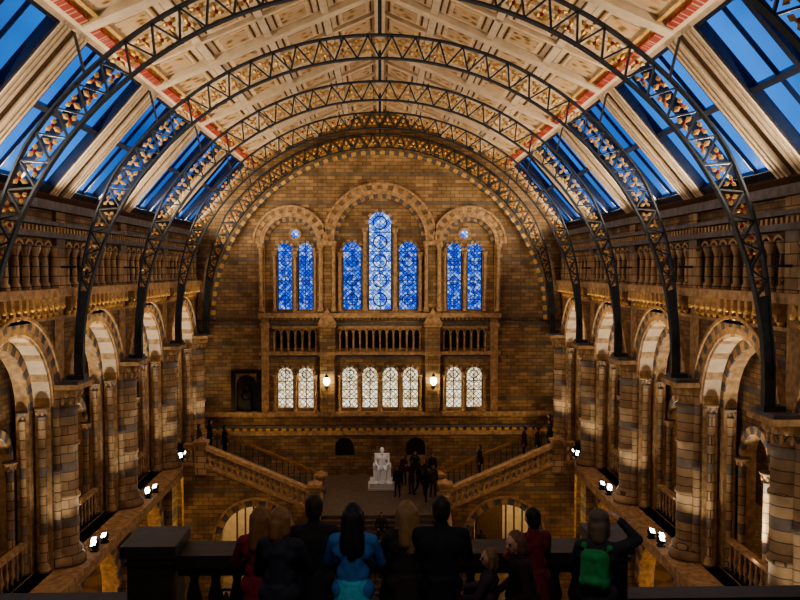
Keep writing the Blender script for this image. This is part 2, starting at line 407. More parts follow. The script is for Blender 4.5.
for c,h,n in ((0,2.3,12),(-4.85,1.2,6),(4.85,1.2,6)):
    for i in range(n+1):
        b.lathe(c-h+i*2*h/n,YE-.06,[(.08,10.85),(.08,10.98),(.05,11.05),(.05,11.8),(.09,11.95)],m_st,8)
    for i in range(n): b.ring(me_,c-h+(i+.5)*2*h/n,11.95,.13,.19,-.1,0,[m_st],6)
    b.mbox(me_,c-h-.1,c+h+.1,12.15,12.3,-.15,0,m_st)
for s in (-1,1):
    u=s*3.0
    b.mbox(me_,u-.42,u+.42,7.4,12.4,-.38,0,m_be)
    b.mbox(me_,u-.5,u+.5,12.25,12.45,-.48,0,m_st)
    b.mbox(me_,u-.48,u+.48,10.6,10.85,-.45,0,m_st)
    b.add([me_(u-.55,12.45,-.62),me_(u+.55,12.45,-.62),me_(u,13.35,-.62),me_(u-.55,12.45,-.3),me_(u+.55,12.45,-.3),me_(u,13.35,-.3)],
          [(0,1,2),(5,4,3),(0,2,5,3),(1,4,5,2),(0,3,4,1)],m_st)
    b.mbox(me_,s*6.55-.2,s*6.55+.2,7.4,12.8,-.2,0,m_st)
    b.mbox(me_,s*6.55-.28,s*6.55+.28,12.2,12.5,-.3,0,m_st)
b.mbox(me_,-8.5,-8.25,7.4,9.75,-.12,0,m_bronze); b.mbox(me_,-7.05,-6.8,7.4,9.75,-.12,0,m_bronze); b.mbox(me_,-8.5,-6.8,9.6,9.8,-.14,0,m_bronze)
b.mbox(me_,-8.25,-7.05,7.4,9.6,.25,.4,m_bronze)
b.blob((-7.65,YE+.1,8.75),(.18,.15,.24),m_bronze,10); b.blob((-7.65,YE+.1,8.3),(.36,.15,.3),m_bronze,10); b.mbox(me_,-7.9,-7.4,7.4,8.05,0,.25,m_bronze)
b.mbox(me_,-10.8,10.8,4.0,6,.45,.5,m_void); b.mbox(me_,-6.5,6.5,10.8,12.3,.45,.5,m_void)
b.build('wall_end')
for i,o in enumerate(up+oc):
    g=MB([m_stain,m_stain2,m_iron,m_gold]); g.pane(me_,o,.22,m_stain2 if o[0]==0 or abs(o[0])>4 and o[2]>17 else m_stain)
    if len(o)<5:
        for q in range(1,int((o[3]-o[2])/.55)+1): g.mbox(me_,o[0]-o[1],o[0]+o[1],o[2]+q*.55-.018,o[2]+q*.55+.018,.17,.21,m_iron)
        g.mbox(me_,o[0]-.02,o[0]+.02,o[2],o[3]+o[1],.17,.21,m_iron)
        for u in (o[0]-o[1],o[0]+o[1]-.05): g.mbox(me_,u,u+.05,o[2],o[3],.15,.21,m_iron)
        for q in range(int((o[3]-o[2])/1.1)+1):
            g.ring(me_,o[0],o[2]+.55+q*1.1,o[1]*.52,o[1]*.62,.17,.21,[m_iron],16,0,2*math.pi)
    g.build('window_%d'%(i+1))
for i,o in enumerate(lowin):
    g=MB([m_lit,m_iron]); g.pane(me_,o,.22,m_lit)
    for q in range(1,4): g.mbox(me_,o[0]-o[1],o[0]+o[1],o[2]+q*.5-.02,o[2]+q*.5+.02,.17,.21,m_iron)
    g.mbox(me_,o[0]-.025,o[0]+.025,o[2],o[3]+o[1],.17,.21,m_iron)
    g.ring(me_,o[0],o[3],o[1]*.5,o[1]*.6,.17,.21,[m_iron],16,0,2*math.pi)
    g.build('window_%d'%(i+20))

b=MB([m_be]); b.box(-15.8,15.8,YR[0]-.6,YR[0]-.2,0,25,m_be); b.build('wall_rear')
b=MB([m_floor]); b.box(-15.7,15.7,YR[0]-.6,46.3,-.3,0,m_floor); b.build('floor')

# ------------------------------------------------------------------ roof
b=MB([m_panel,m_cream,m_red,m_gold,m_iron,m_void,m_sky,m_wood,m_frame])
RG=(0,24.6); KN=(7.2,21.5); FT=(10.55,17.62)
ya,yb=YR[0]-.3,46.3
for s in (-1,1):
    def rp(t,y,off=0,s=s):
        dx,dz=KN[0]-RG[0],KN[1]-RG[1]; l=math.hypot(dx,dz); nx,nz=-dz/l,dx/l
        return (s*(RG[0]+dx*t - nx*off), y, RG[1]+dz*t - nz*off)
    def wp(t,y,off=0,s=s):
        dx,dz=FT[0]-KN[0],FT[1]-KN[1]; l=math.hypot(dx,dz); nx,nz=-dz/l,dx/l
        return (s*(KN[0]+dx*t - nx*off), y, KN[1]+dz*t - nz*off)
    def slab(f,t0,t1,y0,y1,o0,o1,m):
        vs=[f(t,y,o) for o in (o0,o1) for t,y in ((t0,y0),(t1,y0),(t1,y1),(t0,y1))]
        b.add(vs,[(0,3,2,1),(4,5,6,7),(0,1,5,4),(1,2,6,5),(2,3,7,6),(3,0,4,7)],m)
    slab(rp,-.01,1.0,ya,yb,-.12,0,m_wood)
    NP=4
    for t in [i/NP for i in range(NP+1)]:
        slab(rp,t-.015,t+.015,ya,yb,0,.16,m_cream)
    for k in range(len(YR)-1):
        y0,y1=YR[k],YR[k+1]
        for j in range(3):
            yy=y0+BAY*j/3; PW=BAY/3
            wd=.24 if j==0 else .1
            slab(rp,0,1,yy-wd,yy+wd,0,.22 if j==0 else .16,m_cream)
            for i in range(NP):
                ta,tb=i/NP+.022,(i+1)/NP-.022; pa,pb=yy+(.3 if j==0 else .15),yy+PW-(.3 if j==2 else .15)
                slab(rp,ta,tb,pa,pb,0,.05,m_cream)
                slab(rp,ta+.022,tb-.022,pa+.15,pb-.15,.0,.065,m_wood)
                slab(rp,ta+.030,tb-.030,pa+.2,pb-.2,.0,.085,m_gold)
                slab(rp,ta+.036,tb-.036,pa+.24,pb-.24,.0,.10,m_cream)
                slab(rp,ta+.05,tb-.05,pa+.34,pb-.34,.0,.115,m_panel)
        slab(rp,.972,1.0,y0+.25,y1-.25,0,.18,m_red)
        slab(rp,.94,.952,y0+.25,y1-.25,0,.17,m_gold)
        slab(wp,0,.06,ya if k==0 else y0,y1,-.25,.06,m_cream)
        slab(wp,.93,1.04,ya if k==0 else y0,y1,-.25,.1,m_wood)
        for a_,b_ in ((y0-.2 if k else ya,y0+.85),(y1-.85,y1)):
            slab(wp,.0,1,a_,b_,-.25,-.06,m_wood)
        for q in (.30,.52,.74):
            for yy in (y0+q,y1-q): slab(wp,.04,.96,yy-.06,yy+.06,-.06,.06,m_cream)
        for q in (.41,.63):
            for yy in (y0+q,y1-q): slab(wp,.04,.96,yy-.015,yy+.015,-.06,.0,m_gold)
        wy0,wy1=y0+.85,y1-.85
        for j in range(0,3):
            yy=wy0+(wy1-wy0)*j/2; slab(wp,.0,1,yy-(.1 if j==1 else .08),yy+(.1 if j==1 else .08),-.25,.02,m_frame)
        slab(wp,.05,.08,wy0,wy1,-.25,.0,m_frame)
        slab(wp,.45,.48,wy0,wy1,-.25,.0,m_frame)
        slab(wp,.88,.94,wy0,wy1,-.25,.0,m_frame)
        for yy in (wy0+(wy1-wy0)*.25,wy0+(wy1-wy0)*.75):
            slab(wp,.05,.95,yy-.025,yy+.025,-.22,-.12,m_frame)
        b.add([wp(.03,wy0,-.2),wp(.96,wy0,-.2),wp(.96,wy1,-.2),wp(.03,wy1,-.2)],[(0,1,2,3)],m_sky)
    slab(wp,0,1.0,YR[-1]-.1,yb,-.2,0,m_cream)
b.box(-.18,.18,ya,yb,24.3,24.62,m_cream)
b.build('ceiling')

# ------------------------------------------------------------------ iron ribs
ZC=12.7; RI=9.6
for k,y in enumerate(YR[1:]):
    if k==len(YR)-2: y-=.3
    b=MB([m_iron,m_gold,m_red])
    def dep(t):
        q=min(t,math.pi-t); return .28+.52*min(1,max(0,(q-.15)/.45))
    def pt(r,t): return (r*math.cos(t),ZC+r*math.sin(t))
    n=84
    for i in range(n):
        t0=math.pi*i/n; t1=math.pi*(i+1)/n
        d0,d1=dep(t0),dep(t1)
        for (a0,a1,th,wd) in ((RI,RI,.055,.1),(RI+d0-.055,RI+d1-.055,.055,.1)):
            vs=[]
            for yy in (y-wd,y+wd):
                for r,t in ((a0,t0),(a0+th,t0),(a1+th,t1),(a1,t1)):
                    x,z=pt(r,t); vs.append((x,yy,z))
            b.add(vs,[(0,1,2,3),(7,6,5,4),(0,4,5,1),(1,5,6,2),(2,6,7,3),(3,7,4,0)],m_iron)
    NT=36
    ta,tb=.22,math.pi-.22
    for i in range(NT):
        t0=ta+(tb-ta)*i/NT; t1=ta+(tb-ta)*(i+1)/NT; tm=(t0+t1)/2
        A=pt(RI+.05,t0);B=pt(RI+dep(tm)-.05,tm);C=pt(RI+.05,t1)
        for P,Q in ((A,B),(B,C)):
            b.beam((P[0],y,P[1]),(Q[0],y,Q[1]),.045,.09,m_iron,up=(0,1,0))
        dd=dep(tm)
        for r,t,fl in ((RI+dd*.36,tm,1),(RI+dd*.66,t1,-1)):
            sc=dd/.8
            if sc<.5: continue
            ex=Vector((math.cos(t),0,math.sin(t))); et=Vector((-math.sin(t),0,math.cos(t)))
            c=Vector((r*math.cos(t),y,ZC+r*math.sin(t)))
            for dr in ((ex*fl)*1.25,(et*.95-ex*fl*.4),(-et*.95-ex*fl*.4)):
                a=dr.normalized(); pp=a.cross(Vector((0,1,0)))
                L0=.21*dr.length*sc
                vs=[c,c+a*L0*.55+pp*.075*sc,c+a*L0,c+a*L0*.55-pp*.075*sc,c+a*L0*.5+Vector((0,.05,0)),c+a*L0*.5-Vector((0,.05,0))]
                b.add(vs,[(0,1,4),(1,2,4),(2,3,4),(3,0,4),(1,0,5),(2,1,5),(3,2,5),(0,3,5)],m_gold)
            b.blob((c.x,c.y,c.z),(.055,.07,.055),m_red,6)
    for s in (-1,1):
        for i in range(5):
            t0=.22*i/5;t1=.22*(i+1)/5
            vs=[(s*r*math.cos(t),yy,ZC+r*math.sin(t)) for yy in (y-.05,y+.05) for r,t in ((RI,t0),(RI+dep(t0),t0),(RI+dep(t1),t1),(RI,t1))]
            b.add(vs,[(0,1,2,3),(7,6,5,4),(0,4,5,1),(2,6,7,3)],m_iron)
        b.box(min(s*9.6,s*9.88),max(s*9.6,s*9.88),y-.11,y+.11,11.96,12.75,m_iron)
        b.box(min(s*9.54,s*10.1),max(s*9.54,s*10.1),y-.2,y+.2,11.96,12.1,m_iron)
        b.beam((s*9.8,y,15.6),(s*10.4,y,15.6),.07,.07,m_iron)
    b.box(-.06,.06,y-.06,y+.06,ZC+RI+.75,24.4,m_iron)
    for s in (-1,1):
        b.beam((s*7.15,y,20.25),(s*7.4,y,21.3),.06,.06,m_iron)
    b.build('roof_rib')

# ------------------------------------------------------------------ grand staircase
YF=38.6; LZ=3.7; GZ=5.95
b=MB([m_bs,m_be,m_st,m_bl,m_step,m_brass,m_pier,m_gold,m_iron,m_cream,m_wood])
mf=lambda u,z,w:(u,YF+w,z)
def stz(u):
    a=abs(u)
    return LZ+max(0,min(1,(a-3.3)/5.3))*(GZ-LZ)
for s in (-1,1):
    lo_,hi_=(3.0,9.43) if s>0 else (-9.43,-3.0)
    ops=[(s*6.0,1.65,0,2.5)]
    b.wall(mf,lo_,hi_,0,lambda u:stz(u)+.2,ops,-.35,0,m_be,mrev=m_st,extra=(s*3.3,s*8.6))
    b.ring(mf,s*6.0,2.5,1.65,1.95,-.42,-.35,[m_st,m_bl],17)
    b.ring(mf,s*6.0,2.5,1.95,2.05,-.47,-.35,[m_st],17)
    Z=Vector((0,0,1))
    for (a0,a1) in ((3.3,8.6),(8.6,9.42)):
        pa=Vector((s*a0,YF-.18,stz(a0)));pb=Vector((s*a1,YF-.18,stz(a1)))
        b.beam(pa+Z*.25,pb+Z*.25,.45,.14,m_st); b.beam(pa+Z*1.12,pb+Z*1.12,.5,.18,m_st)
        b.beam(pa+Z*.66,pb+Z*.66,.12,.08,m_st)
        nb=int((a1-a0)/.26)
        for i in range(nb):
            q=pa.lerp(pb,(i+.5)/nb); b.lathe(q.x,q.y,[(.08,q.z+.28),(.05,q.z+.4),(.095,q.z+.6),(.05,q.z+.9),(.08,q.z+1.05)],m_st,8)
        ra=Vector((s*a0,YF+3.5,stz(a0)));rb=Vector((s*a1,YF+3.5,stz(a1)))
        b.beam(ra+Z*1.05,rb+Z*1.05,.12,.14,m_brass)
        b.beam(ra+Z*.1,rb+Z*.1,.3,.2,m_step)
        nb=int((a1-a0)/.3)
        for i in range(nb+1):
            q=ra.lerp(rb,i/nb); b.box(q.x-.02,q.x+.02,q.y-.02,q.y+.02,q.z+.1,q.z+1.02,m_iron)
    for i in range(14):
        u0=3.3+5.3*i/14;u1=3.3+5.3*(i+1)/14;z=LZ+(i+1)*(GZ-LZ)/14
        b.box(min(s*u0,s*u1),max(s*u0,s*u1),YF,YF+3.6,z-.75,z,m_step)
    b.box(min(s*8.6,s*9.43),max(s*8.6,s*9.43),YF,44.98,5.5,GZ,m_step)
    for (ux,yy,zz,hh) in ((3.15,YF-.2,LZ,1.35),(3.15,YF+3.5,LZ,.85),(8.6,YF-.2,GZ,1.2)):
        b.box(s*ux-.26,s*ux+.26,yy-.26,yy+.26,zz-.3,zz+hh,m_pier)
        b.box(s*ux-.34,s*ux+.34,yy-.34,yy+.34,zz+hh,zz+hh+.15,m_st)
        b.add([(s*ux-.26,yy-.26,zz+hh+.15),(s*ux+.26,yy-.26,zz+hh+.15),(s*ux+.26,yy+.26,zz+hh+.15),(s*ux-.26,yy+.26,zz+hh+.15),(s*ux,yy,zz+hh+.35)],[(0,1,4),(1,2,4),(2,3,4),(3,0,4)],m_st)
    vs=[];
    for x in (s*2.85,s*3.25):
        vs+=[(x,YF-.2,0),(x,31.4,0),(x,31.4,.9),(x,YF-.2,LZ+.9)]
    b.add(vs,[(0,1,2,3),(7,6,5,4),(0,4,5,1),(1,5,6,2),(2,6,7,3),(3,7,4,0)],m_be)
    b.beam((s*3.05,YF-.2,LZ+.98),(s*3.05,31.3,.98),.55,.16,m_st)
    b.box(s*3.05-.35,s*3.05+.35,30.9,31.6,0,1.5,m_pier); b.box(s*3.05-.42,s*3.05+.42,30.83,31.67,1.5,1.65,m_st)
    for q in range(9):
        x=s*(4.2+q*.45); b.box(x-.04,x+.04,YF+4.7,YF+4.8,0,3.3,m_wood)
    b.box(s*6.0-.7,s*6.0+.7,YF+4.66,YF+4.8,0,2.6,m_wood)
    b.box(s*6.0-2.1,s*6.0+2.1,YF+4.68,YF+4.8,2.75,2.9,m_gold)
b.box(-8.6,8.6,YF+3.6,44.99,3.3,LZ,m_step)
b.box(-3.3,3.3,YF-.2,YF+3.6,3.3,LZ,m_step)
b.box(-9.4,9.4,YF+4.8,YF+5.0,0,3.3,m_cream)
for i in range(22):
    z=LZ*(i)/22
    b.box(-2.85,2.85,31.6+i*(YF-.2-31.6)/22,YF-.2,z,z+LZ/22,m_step)
b.build('grand_staircase')

# ------------------------------------------------------------------ viewing bridge
b=MB([m_dark,m_void])
b.box(-9.44,9.44,4.0,8.55,11.25,11.65,m_dark)
b.box(-2.05,2.2,7.98,8.42,12.5,12.63,m_dark); b.box(-2.05,2.2,8.05,8.35,12.4,12.5,m_dark)
b.box(-2.05,2.2,8.0,8.4,11.65,11.85,m_dark)
for i in range(19):
    x=-1.92+i*.22; b.lathe(x,8.2,[(.075,11.85),(.075,11.92),(.045,11.97),(.085,12.12),(.04,12.3),(.07,12.4)],m_dark,10)
for x0,x1 in ((-2.58,-2.03),(2.16,2.56)):
    b.box(x0+.05,x1-.05,7.95,8.45,11.65,12.64,m_dark); b.box(x0,x1,7.88,8.52,12.64,12.76,m_dark)
    b.box(x0+.03,x1-.03,7.91,8.49,12.56,12.6,m_dark)
    b.box(x0,x1,7.9,8.5,11.65,11.9,m_dark)
for s in (-1,1):
    xa,xb=(-9.4,-2.58) if s<0 else (2.56,9.4)
    b.box(xa,xb,8.1,8.4,11.98,12.1,m_dark)
    for i in range(26):
        x=xa+(i+.5)*(xb-xa)/26; b.lathe(x,8.25,[(.07,11.65),(.04,11.75),(.075,11.85),(.05,12.0)],m_dark,8)
    b.box(s*3.0-.15,s*3.0+.15,2.2,6.7,11.6,12.1,m_dark)
for i in range(13):
    b.box(-2.85,2.85,-.5 ,6.6-i*.33,11.65+i*.173,11.65+(i+1)*.173,m_dark)
b.box(-9.44,9.44,-5,-.5,13.5,13.9,m_dark)
b.build('bridge_balustrade')

# ------------------------------------------------------------------ lamps and floodlights
for s in (-1,1):
    b=MB([m_bronze,m_lamp,m_brass]); x=s*3.02; y=YE-.75
    b.beam((x,YE-.36,9.0),(x,y,9.1),.05,.05,m_bronze)
    b.box(x-.1,x+.1,YE-.42,YE-.37,8.8,9.25,m_bronze)
    b.lathe(x,y,[(.03,8.75),(.09,8.85),(.12,8.95),(.03,9.0)],m_bronze,10)
    b.lathe(x,y,[(.08,9.0),(.17,9.12),(.19,9.28),(.13,9.42),(.05,9.46)],m_lamp,12)
    b.lathe(x,y,[(.14,9.44),(.1,9.52),(.02,9.66)],m_bronze,10)
    b.build('wall_lantern')
def spot(name,loc,tgt,e,col,ang=100,blend=.6,r=.15):
    l=bpy.data.lights.new(name,'SPOT'); l.energy=e; l.color=col; l.spot_size=math.radians(ang); l.spot_blend=blend; l.shadow_soft_size=r
    o=bpy.data.objects.new(name,l); S.collection.objects.link(o); o.location=loc
    o.rotation_euler=(Vector(tgt)-Vector(loc)).to_track_quat('-Z','Y').to_euler(); return o
def point(name,loc,e,col,r=.2):
    l=bpy.data.lights.new(name,'POINT'); l.energy=e; l.color=col; l.shadow_soft_size=r
    o=bpy.data.objects.new(name,l); S.collection.objects.link(o); o.location=loc; return o
def area(name,loc,tgt,e,col,sx,sy):
    l=bpy.data.lights.new(name,'AREA'); l.energy=e; l.color=col; l.shape='RECTANGLE'; l.size=sx; l.size_y=sy
    o=bpy.data.objects.new(name,l); S.collection.objects.link(o); o.location=loc
    o.rotation_euler=(Vector(tgt)-Vector(loc)).to_track_quat('-Z','Y').to_euler(); return o
WARM=(1,.66,.34); WW=(1,.79,.56); COOL=(1,.85,.66)
for s in (-1,1):
    for k in range(3,len(YR)-1):
        ym=(YR[k]+YR[k+1])/2
        for j,(dy,dx) in enumerate(((1.0,0),(1.4,.14),(1.85,-.05))):
            fx=s*(9.7+dx); fy=YR[k]+dy
            if k==len(YR)-2 : fx=s*(9.9+dx)
            b=MB([m_bronze,m_flood])
            b.box(fx-.12,fx+.12,fy-.1,fy+.1,5.95,6.0,m_bronze)
            b.beam((fx,fy-.13,6.0),(fx,fy-.13,6.2),.03,.05,m_bronze); b.beam((fx,fy+.13,6.0),(fx,fy+.13,6.2),.03,.05,m_bronze)
            d=Vector((s*.3,-.5,.8)).normalized(); c=Vector((fx,fy,6.16))
            b.beam(c-d*.08,c+d*.08,.22,.2,m_bronze,up=(1,0,0)); b.beam(c+d*.08,c+d*.1,.18,.16,m_flood,up=(1,0,0))
            b.build('floodlight')
        spot('uplight_arch',(s*(X0+.25),ym,6.4),(s*(X0+.2),ym,13.6),1200,COOL,62)
        spot('uplight_pier',(s*9.5,YR[k]+1.9,6.4),(s*10.4,YR[k]+.1,10.0),220,COOL,62)
        spot('uplight_pier',(s*9.5,YR[k+1]-1.8,6.4),(s*10.4,YR[k+1]-.1,10.3),150,COOL,60)
        area('cornice_uplight',(s*9.9,ym,17.75),(s*2.5,ym,24),300 if k<7 else 260,WW,3.5,.15)
        point('colonnade_lamp',(s*(X0+1.5),ym,15.2),9,WARM,.1)
        spot('corbel_light',(s*9.5,ym,12.6),(s*10.4,ym,14.6),60,(1,.70,.36),130)
        point('gallery_lamp',(s*(X0+3),ym,12.6),35,WARM)
        point('aisle_lamp',(s*(X0+2.5),ym,4.3),150,WARM)
for s in (-1,1):
    spot('end_wall_flood',(s*8.7,38.0,13.2),(-s*1.0,45.5,18.4),900,(1,.77,.48),80)
    spot('end_wall_low',(s*9.2,42.0,6.4),(s*4,45.6,11),110,WARM,110)
    point('lantern_glow',(s*3.02,YE-.95,9.2),75,WARM,.1)
    point('understair_lamp',(s*7.2,40.6,3.0),150,(1,.74,.36))
    spot('stair_light',(s*6,33,12),(s*5.8,39,4.2),420,WARM,50)
spot('statue_light',(0,37,13),(.1,43,5),600,(1,.95,.88),13)
area('foreground_fill',(0,.5,20.5),(0,7.5,12.5),200,(1,.88,.74),1.2,1.2)  # added fill light without a fixture, brightens the visitors at the balustrade

# ------------------------------------------------------------------ figures
def lathe_tube(p0,p1,r0,r1,flat,n=14):
    d=(p1-p0); l=d.length; d=d/l if l>1e-6 else Vector((0,0,1)); l=max(l,1e-5)
    a=d.orthogonal().normalized(); b_=d.cross(a)
    rings=[]
    if flat: rings=[(0,.0005),(0,r0),(l,r1),(l,.0005)]
    else:
        for i in range(6): t=-math.pi/2+math.pi/2*i/5; rings.append((r0*math.sin(t),max(.0005,r0*math.cos(t))))
        for i in range(6): t=math.pi/2*i/5; rings.append((l+r1*math.sin(t),max(.0005,r1*math.cos(t))))
    vs=[];fs=[]
    for h,r in rings:
        for i in range(n):
            t=2*math.pi*i/n; vs.append(p0+d*h+a*r*math.cos(t)+b_*r*math.sin(t))
    for j in range(len(rings)-1):
        for i in range(n):
            k=(i+1)%n; fs.append((j*n+i,j*n+k,(j+1)*n+k,(j+1)*n+i))
    fs.append(tuple(range(n-1,-1,-1))); fs.append(tuple((len(rings)-1)*n+i for i in range(n)))
    return vs,fs
class Blobby:
    def __init__(s): s.P=[]
    def cap(s,p0,p1,r0,r1,lab,M=Matrix.Identity(4),flat=False):
        s.P.append(('c',M@Vector(p0),M@Vector(p1),r0,r1,lab,flat))
    def ell(s,c,r,lab,M=Matrix.Identity(4)):
        T=M@Matrix.Translation(c)@Matrix.Diagonal((r[0],r[1],r[2],1)); s.P.append(('e',T,min(r),None,None,lab,False))
    def mesh(s,voxel,sm=3):
        V=[];F=[]
        for p in s.P:
            if p[0]=='c': vs,fs=lathe_tube(p[1],p[2],p[3],p[4],p[6])
            else:
                vs=[];fs=[];n=16;rw=10
                for j in range(rw+1):
                    ph=math.pi*j/rw
                    for i in range(n):
                        a=2*math.pi*i/n; q=max(math.sin(ph),.002); vs.append(p[1]@Vector((q*math.cos(a),q*math.sin(a),-math.cos(ph))))
                for j in range(rw):
                    for i in range(n):
                        k=(i+1)%n; fs.append((j*n+i,j*n+k,(j+1)*n+k,(j+1)*n+i))
                fs.append(tuple(range(n-1,-1,-1))); fs.append(tuple(rw*n+i for i in range(n)))
            o=len(V); V+=[tuple(v) for v in vs]; F+=[tuple(o+i for i in f) for f in fs]
        me=bpy.data.meshes.new('t'); me.from_pydata(V,[],F); ob=bpy.data.objects.new('t',me); S.collection.objects.link(ob)
        r=ob.modifiers.new('r','REMESH'); r.mode='VOXEL'; r.voxel_size=voxel; r.adaptivity=0
        q=ob.modifiers.new('s','SMOOTH'); q.factor=.5; q.iterations=sm
        dg=bpy.context.evaluated_depsgraph_get(); dg.update(); ev=ob.evaluated_get(dg); m2=ev.to_mesh()
        nv=len(m2.vertices); co=np.empty(nv*3); m2.vertices.foreach_get('co',co); co=co.reshape(-1,3)
        fs=[tuple(p.vertices) for p in m2.polygons]
        cen=np.empty(len(fs)*3); m2.polygons.foreach_get('center',cen); cen=cen.reshape(-1,3)
        ev.to_mesh_clear(); bpy.data.objects.remove(ob)
        best=np.full(len(fs),1e9); lab=np.zeros(len(fs),int); labs=[]
        for p in s.P:
            if p[5] not in labs: labs.append(p[5])
            if p[0]=='c':
                a=np.array(p[1]);d=np.array(p[2])-a;L2=max(1e-9,d@d); t=np.clip((cen-a)@d/L2,0,1)
                dist=np.linalg.norm(cen-a-t[:,None]*d,axis=1)-(p[3]+(p[4]-p[3])*t)
            else:
                Mi=np.array(p[1].inverted()); q=cen@Mi[:3,:3].T+Mi[:3,3]; dist=(np.linalg.norm(q,axis=1)-1)*p[2]
            if p[5] in('eye','lip'): dist=dist-.004
            m=dist<best; best[m]=dist[m]; lab[m]=labs.index(p[5])
        return co,fs,[labs[i] for i in lab]
_h=Blobby()
_h.ell((.045,0,0),(.05,.04,.017),'skin')
for i,(yo,ln) in enumerate(((.031,.068),(.011,.078),(-.010,.072),(-.030,.056))):
    p0=Vector((.07,yo*.9,0)); p1=Vector((.085+ln*.5,yo*1.15,-.008)); p2=Vector((.085+ln*.85,yo*1.2,-.03)); p3=Vector((.085+ln*.95,yo*1.2,-.052))
    _h.cap(p0,p1,.0095,.0085,'skin'); _h.cap(p1,p2,.0085,.0078,'skin'); _h.cap(p2,p3,.0078,.0068,'skin')
_h.cap((.02,.025,0),(.055,.055,-.012),.013,.0105,'skin'); _h.cap((.055,.055,-.012),(.085,.066,-.026),.0105,.0085,'skin')
HAND=_h.mesh(.004,2)
_mc={}
def cm(col,rough=.85,kind='f'):
    k=(tuple(col),kind)
    if k not in _mc: _mc[k]=simple('%s_%d'%({'f':'fabric','h':'hair','s':'skin'}[kind],len(_mc)),col,rough,var=.2,nscale=18,bump=.3 if kind!='s' else .05,bscale=40 if kind=='f' else 90)
    return _mc[k]
SKIN=(.5,.3,.2)
def figure(name,loc,rz=0,h=1.72,arms='down',legs='stand',top=(.02,.02,.025),bot=(.015,.015,.02),hair=(.03,.018,.01),hs='short',
           skin=SKIN,lean=0,turn=0,tilt=0,voxel=.012,skirt=None,bag=None,coat=True,allmat=None,beard=False,hat=None,slim=1,scarf=None):
    B=Blobby(); dz=0
    if legs=='sit': dz=-.42
    Mu=Matrix.Translation((0,0,dz))@Matrix.Translation((0,0,.95))@Matrix.Rotation(math.radians(-lean),4,'X')@Matrix.Translation((0,0,-.95))
    Mh=Mu@Matrix.Translation((0,0,1.5))@Matrix.Rotation(math.radians(turn),4,'Z')@Matrix.Rotation(math.radians(-tilt),4,'X')@Matrix.Translation((0,0,-1.5))
    w=slim
    B.cap((-.1*w,0,1.31),(.1*w,0,1.31),.118*w,.118*w,'top',Mu); B.cap((-.15*w,-.01,1.4),(.15*w,-.01,1.4),.07,.07,'top',Mu)
    B.cap((0,-.01,1.45),(0,.0,1.36),.075,.13,'top',Mu)
    B.cap((-.05,0,1.1),(.05,0,1.1),.118*w,.118*w,'top',Mu); B.cap((0,0,.98),(0,0,1.3),.135*w,.135*w,'top',Mu)
    B.cap((-.08,0,.95+dz),(.08,0,.95+dz),.122,.122,'bot' if not coat else 'top')
    if coat and legs!='sit': B.cap((0,0,1.05),(0,0,.74 if not skirt else .86),.15*w,.19 if not skirt else .17,'top',flat=True)
    if skirt: B.cap((0,0,1.0),(0,0,.55),.15,.25,'skirt',flat=True)
    B.cap((0,-.01,1.42),(0,.012,1.55),.056,.05,'skin',Mu)
    B.cap((0,-.012,1.43),(0,-.008,1.475),.075,.068,'top',Mu)
    if scarf: B.cap((0,-.005,1.455),(0,.005,1.49),.09,.08,'hat',Mu)
    B.ell((0,.015,1.625),(.077,.096,.108),'skin',Mh); B.cap((0,.05,1.565),(0,.075,1.548),.05,.03,'skin',Mh)
    B.cap((0,.108,1.63),(0,.128,1.6),.01,.016,'skin',Mh); B.cap((-.035,.093,1.65),(.035,.093,1.65),.014,.014,'skin',Mh)
    for s in (-1,1):
        B.ell((s*.08,.01,1.615),(.014,.026,.034),'skin',Mh); B.ell((s*.031,.101,1.628),(.013,.01,.009),'eye',Mh)
    B.cap((-.02,.103,1.567),(.02,.103,1.567),.008,.008,'lip',Mh)
    B.ell((0,-.012,1.652),(.087,.1,.098),'hair',Mh)
    if hs!='bald': B.ell((0,-.035,1.6),(.083,.075,.09),'hair',Mh)
    if hs=='long':
        B.cap((-.03,-.055,1.62),(-.05,-.1,1.36),.075,.06,'hair',Mh); B.cap((.03,-.055,1.62),(.05,-.1,1.34),.075,.06,'hair',Mh)
        B.cap((0,-.06,1.6),(0,-.115,1.28),.07,.04,'hair',Mh)
        for s in (-1,1): B.cap((s*.075,.02,1.64),(s*.085,.03,1.42),.03,.025,'hair',Mh)
    if hs=='bob':
        for s in (-1,1): B.cap((s*.06,-.01,1.64),(s*.07,.0,1.52),.05,.042,'hair',Mh)
        B.cap((0,-.05,1.6),(0,-.06,1.5),.08,.07,'hair',Mh)
    if hs=='tail': B.cap((0,-.1,1.66),(0,-.15,1.45),.035,.02,'hair',Mh)
    if beard: B.ell((0,.09,1.53),(.055,.045,.085),'hair',Mh)
    if hat: B.ell((0,-.005,1.69),(.098,.112,.08),'hat',Mh)
    hands=[]
    for s in (-1,1):
        sh=Mu@Vector((s*.185*w,0,1.395))
        mode=arms if isinstance(arms,str) else arms[0 if s<0 else 1]
        if mode=='rail': el=Mu@Vector((s*.25,.14,1.16)); wr=Mu@Vector((s*.17,.36,1.13)); hd=Vector((-s*.45,.9,-.05))
        elif mode=='phone': el=Mu@Vector((s*.25,.2,1.22)); wr=Mu@Vector((s*.1,.34,1.43)); hd=Vector((-s*.3,.4,.8))
        elif mode=='lap': el=Mu@Vector((s*.27,.05,1.12)); wr=Mu@Vector((s*.16,.28,1.06)); hd=Vector((-s*.3,1,-.3))
        elif mode=='head': el=Mu@Vector((s*.36,.05,1.5)); wr=Mu@Vector((s*.2,.04,1.66)); hd=Vector((-s*.7,.1,.5))
        else: el=Mu@Vector((s*.235,-.02,1.12)); wr=Mu@Vector((s*.245,.06,.88)); hd=Vector((0,.2,-1))
        B.cap(sh,el,.066,.052,'top'); B.cap(el,wr,.052,.038,'top'); 
